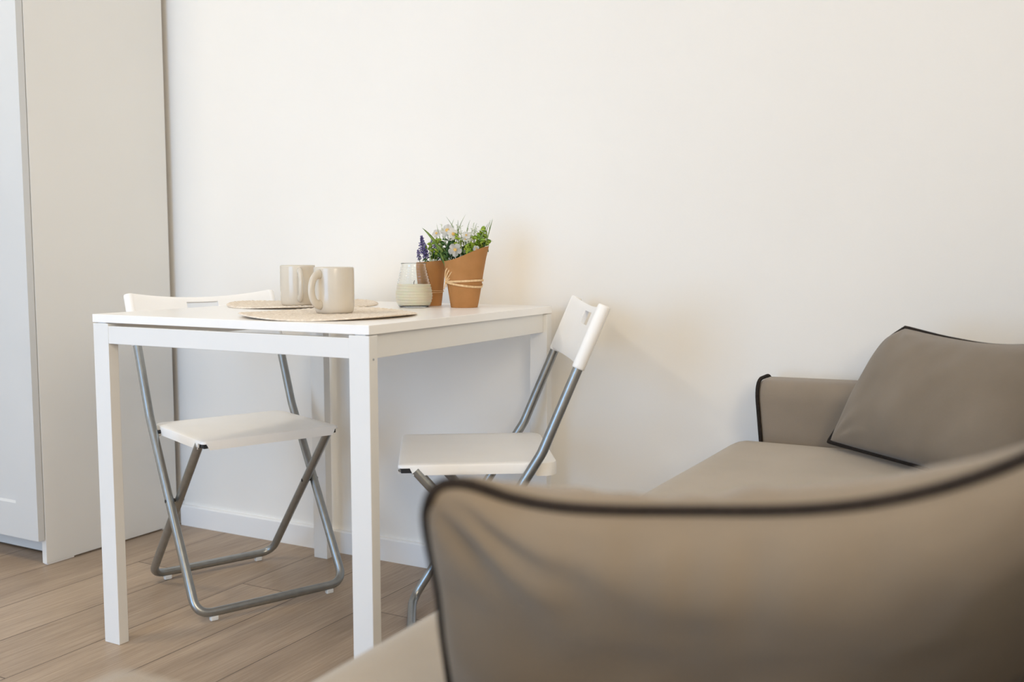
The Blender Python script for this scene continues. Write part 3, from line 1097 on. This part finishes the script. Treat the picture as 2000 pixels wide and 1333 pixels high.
def soft_box(x0, x1, y0, y1, z0, z1, r, crown=0., cuts=18, seed=0, noise_amp=0.):
    bm = bmesh.new()
    box(bm, x0, x1, y0, y1, z0, z1)
    bmesh.ops.subdivide_edges(bm, edges=bm.edges[:], cuts=cuts, use_grid_fill=True)
    cx_, cy_, cz_ = (x0 + x1) / 2, (y0 + y1) / 2, (z0 + z1) / 2
    hx, hy, hz = (x1 - x0) / 2, (y1 - y0) / 2, (z1 - z0) / 2
    rx, ry, rz = (r if isinstance(r, tuple) else (r, r, r))
    rr = min(rx, ry, rz)
    for v in bm.verts:
        # remap so that more of the grid lies in the rounded border
        def rm(p, h):
            q = max(-1., min(1., p / h))
            return h * math.copysign(1 - (1 - abs(q)) ** 1.7, q)
        p = Vector((rm(v.co.x - cx_, hx), rm(v.co.y - cy_, hy), rm(v.co.z - cz_, hz)))
        c = Vector((max(-hx + rr, min(hx - rr, p.x)), max(-hy + rr, min(hy - rr, p.y)), max(-hz + rr, min(hz - rr, p.z))))
        d = p - c
        if d.length > 1e-9:
            d = d.normalized() * rr
            p = c + d
        u, w_ = p.x / hx, p.y / hy
        if p.z > 0 and crown:
            p.z += crown * (1 - u ** 2) * (1 - w_ ** 4) * (p.z / hz)
        if noise_amp:
            nv = noise.noise(Vector((p.x * 3 + seed, p.y * 3, p.z * 3)))
            p += d.normalized() * noise_amp * nv if d.length else Vector()
        v.co = Vector((cx_, cy_, cz_)) + p - so
    return bm


obj('base', soft_box(XF + .035, 1.42, YN0 + .01, YA1 - .004, .05, .31, .015, cuts=6), M_fabric, sf, smooth=True)
obj('seat_cushion', soft_box(XF, 1.22, YN1 + .002, YA0 - .001, .302, .474, .048, .005, cuts=26, noise_amp=.0015), M_seat, sf, smooth=True)
obj('backrest', soft_box(1.195, 1.42, YN0 + .01, YA1 - .004, .30, .80, .06, 0, cuts=16), M_fabric, sf, smooth=True)
for xx in (XF + .08, 1.36):
    for yy in (YN0 + .08, YA1 - .08):
        bm = lathe(bmesh.new(), [(0, 0), (.018, 0), (.024, .055), (0, .055)], 20, (xx - so.x, yy - so.y, 0))
        obj('foot', bm, M_dark, sf, smooth=True, angle=40)


def armrest(y0, y1, piped, dx=0.):
    """low arm along x; inner = side that faces the seat (+1: towards +y, -1: towards -y)"""
    # cross-section in y-z: rounded top
    top, bot = .5965, .045
    R = .045
    sec = [(y0, bot)]
    for k in range(9):
        a = PI - PI / 2 * k / 8
        sec.append((y0 + R + R * math.cos(a), top - R + R * math.sin(a)))
    for k in range(9):
        a = PI / 2 - PI / 2 * k / 8
        sec.append((y1 - R + R * math.cos(a), top - R + R * math.sin(a)))
    sec.append((y1, bot))
    sec = [sec[0], (y0, .2), (y0, .35), (y0, .44), (y0, .50)] + sec[1:-1] + [(y1, .50), (y1, .44), (y1, .35), (y1, .2), sec[-1]]
    xs = [0, .006, .02, .1, .3, .5, .66, .80]

    def xfront(z):
        q = max(0, min(1, (z - .30) / .29))
        return .572 - .030 * q + dx
    bm = bmesh.new()
    rings = []
    for i, d in enumerate(xs):
        ring = []
        for (y, z) in sec:
            sc = 1.0
            x = xfront(z) + d * (1.385 - .57) / .80
            zz = z + .012 * (d / .8) * (1 if z > .5 else 0)
            yy = y
            if i == 0:                      # pull the end face in a little
                yy = y + (.004 if y < (y0 + y1) / 2 else -.004)
                zz = zz - (.004 if z > .5 else 0)
                x += .0
            ring.append(bm.verts.new((x - so.x, yy - so.y, zz)))
        rings.append(ring)
    n = len(sec)
    for A, B in zip(rings, rings[1:]):
        for j in range(n - 1):
            bm.faces.new((A[j], A[j + 1], B[j + 1], B[j]))
        bm.faces.new((A[n - 1], A[0], B[0], B[n - 1]))
    bm.faces.new(rings[0])
    bm.faces.new(rings[-1][::-1])
    arm = obj('armrest', bm, M_arm, sf, smooth=True, angle=50)
    if not piped:
        return
    path = [(xfront(z) - .001 - so.x, y + (-.001 if y < (y0 + y1) / 2 else .001) - so.y, z + (.0015 if z > .55 else 0)) for (y, z) in sec]
    # denser path on the straight parts
    dp = []
    for a, b in zip(path, path[1:]):
        a, b = Vector(a), Vector(b)
        k = max(1, int((b - a).length / .02))
        dp += [a.lerp(b, q / k) for q in range(k)]
    dp.append(Vector(path[-1]))
    obj('piping', tube(bmesh.new(), dp, .0042, 10), M_pipe, arm, smooth=True)


armrest(YA0, YA1, True)
armrest(YN0, YN1, False, .030)


# ------------------------------------------------------------------ scatter cushions
def catmull(P, n):
    """n+1 points, equally spaced by arc length, through P"""
    P = [Vector(p) for p in P]
    Q = [P[0] * 2 - P[1]] + P + [P[-1] * 2 - P[-2]]
    dense = []
    for i in range(1, len(Q) - 2):
        for k in range(24):
            t_ = k / 24
            a, b, c, d = Q[i - 1], Q[i], Q[i + 1], Q[i + 2]
            dense.append(.5 * ((2 * b) + (c - a) * t_ + (2 * a - 5 * b + 4 * c - d) * t_ ** 2 + (3 * b - a - 3 * c + d) * t_ ** 3))
    dense.append(P[-1])
    L_ = [0]
    for a, b in zip(dense, dense[1:]):
        L_.append(L_[-1] + (b - a).length)
    out = []
    j = 0
    for k in range(n + 1):
        s = L_[-1] * k / n
        while j < len(dense) - 2 and L_[j + 1] < s:
            j += 1
        f = (s - L_[j]) / max(1e-9, L_[j + 1] - L_[j])
        out.append(dense[j].lerp(dense[j + 1], min(1, f)))
    return out


def cushion(label, top, bottom, left, right, thick_f, thick_b, pipe_r, seed, wrinkle=.004, N_=64, flip=1, push=Vector((0, 0, 0)), pp=.42, folds=0.):
    """top/bottom run left->right, left/right run top->bottom, as seen from the camera"""
    T_, B_, L_, R_ = catmull(top, N_), catmull(bottom, N_), catmull(left, N_), catmull(right, N_)
    org = (T_[0] + T_[-1] + B_[0] + B_[-1]) / 4
    org.z = min(p.z for p in T_ + B_ + L_ + R_)
    nrm = (T_[-1] - T_[0]).cross(B_[0] - T_[0]).normalized() * -1
    if nrm.dot(CAM - org) < 0:
        nrm = -nrm
    ground = org
    bm = bmesh.new()
    G_ = {}
    for side in (0, 1):
        for i in range(N_ + 1):
            for j in range(N_ + 1):
                u, v = i / N_, j / N_
                # cosine spacing puts more rows near the seam
                p = (T_[i] * (1 - v) + B_[i] * v + L_[j] * (1 - u) + R_[j] * u
                     - (T_[0] * (1 - u) * (1 - v) + T_[-1] * u * (1 - v) + B_[0] * (1 - u) * v + B_[-1] * u * v))
                if side == 1 and (i in (0, N_) or j in (0, N_)):
                    G_[side, i, j] = G_[0, i, j]
                    continue
                e = (4 * u * (1 - u)) * (4 * v * (1 - v))
                h = e ** pp
                th = thick_f if side == 0 else -thick_b
                # radial gathers from the corners
                w_ = 0
                for (cu, cv) in ((0, 0), (1, 0), (0, 1), (1, 1)):
                    du, dv_ = abs(u - cu), abs(v - cv)
                    rr_ = math.hypot(du, dv_)
                    an = math.atan2(dv_, du + 1e-6)
                    w_ += math.exp(-(rr_ / .22) ** 2) * math.sin(an * (12 - 5 * cu) + seed + cu * 2 + cv) * min(1, rr_ / .05) * (1 - .6 * cu)
                nv = noise.noise(Vector((u * 3.3 + seed, v * 3.3, side * 5)))
                nv2 = noise.noise(Vector((u * 9 + seed, v * 5, side * 7 + 3)))
                edge = min(1, e * 6)
                d = th * h + (wrinkle * w_ + wrinkle * 1.3 * nv + wrinkle * .5 * nv2) * edge * (1 if side == 0 else -1)
                d += folds * math.exp(-v / .22) * min(1, v / .04) * (math.sin(u * 37 + 2 * math.sin(u * 9)) + .6 * math.sin(u * 71)) * math.exp(-((u - .42) / .22) ** 2)
                G_[side, i, j] = bm.verts.new(p + nrm * d + push * h - ground)
            if side == 0:
                continue
    for side in (0, 1):
        for i in range(N_):
            for j in range(N_):
                f = [G_[side, i, j], G_[side, i + 1, j], G_[side, i + 1, j + 1], G_[side, i, j + 1]]
                if side:
                    f = f[::-1]
                bm.faces.new(f)
    c = obj('cushion', bm, M_fabric, None, smooth=True, loc=ground)
    tag(c, label, 'cushion', 'taupe scatter cushions')
    loop = T_[:-1] + R_[:-1] + B_[::-1][:-1] + L_[::-1][:-1]
    loop = [p - ground for p in loop]
    bm = tube(bmesh.new(), loop, pipe_r, 10, closed=True)
    obj('piping', bm, M_pipe, c, smooth=True)
    return c


# far cushion, leaning in the corner of far arm and backrest
TL, TR3 = Vector((.842, -.122, .723)), Vector((1.150, -.335, .722))
BL, BR = Vector((.709, -.163, .4900)), Vector((1.065, -.490, .495))
cushion('taupe velour cushion with dark piping leaning in the far corner of the sofa',
        [TL, TL.lerp(TR3, .3) + Vector((0, 0, -.014)), TL.lerp(TR3, .6) + Vector((0, 0, -.018)), TR3],
        [BL, BL.lerp(BR, .33) + Vector((0, 0, .0)), BL.lerp(BR, .66) + Vector((0, 0, .0)), BR],
        [TL, TL.lerp(BL, .14) + Vector((-.016, .0, .002)), TL.lerp(BL, .38) + Vector((-.014, .0, .0)), TL.lerp(BL, .75) + Vector((-.002, .0, .0)), BL], [TR3, TR3.lerp(BR, .5), BR], .078, .022, .0047, 1.7, wrinkle=.005, pp=.5)

# near cushion, standing on the seat in front of the camera
top = [(.745, -1.676, .706), (.749, -1.673, .7135), (.757, -1.668, .7165), (.770, -1.661, .715), (.799, -1.646, .7045), (.842, -1.635, .701), (.910, -1.609, .702),
       (.992, -1.597, .711), (1.052, -1.585, .726), (1.106, -1.576, .751), (1.150, -1.574, .785)]
left = [(.745, -1.676, .706), (.738, -1.670, .692), (.730, -1.654, .667), (.719, -1.625, .621), (.705, -1.597, .575), (.688, -1.562, .522), (.678, -1.543, .499)]
bottom = [(.678, -1.543, .499), (.80, -1.50, .502), (.95, -1.46, .502), (1.085, -1.43, .502)]
right = [(1.150, -1.574, .785), (1.135, -1.53, .69), (1.112, -1.47, .59), (1.085, -1.43, .502)]
cushion('large taupe cushion with dark piping standing on the sofa seat in the foreground', top, bottom, left, right, .050, .062, .0043, 4.2, wrinkle=.007, folds=.0042)

# ------------------------------------------------------------------ ceiling lamp (above, behind the viewer)
t = thing('ceiling_lamp', 'round opal ceiling lamp in front of the wardrobe', 'lamp', (-1.5, -1.6, ZC))
obj('lamp_base', lathe(bmesh.new(), [(0, 0), (.19, 0), (.19, -.02), (0, -.02)], 40), M_trim, t, smooth=True, angle=40)
obj('lamp_shade', lathe(bmesh.new(), [(.20, -.012), (.21, -.03), (.20, -.055), (.14, -.075), (0, -.082)], 40), M_opal, t, smooth=True)
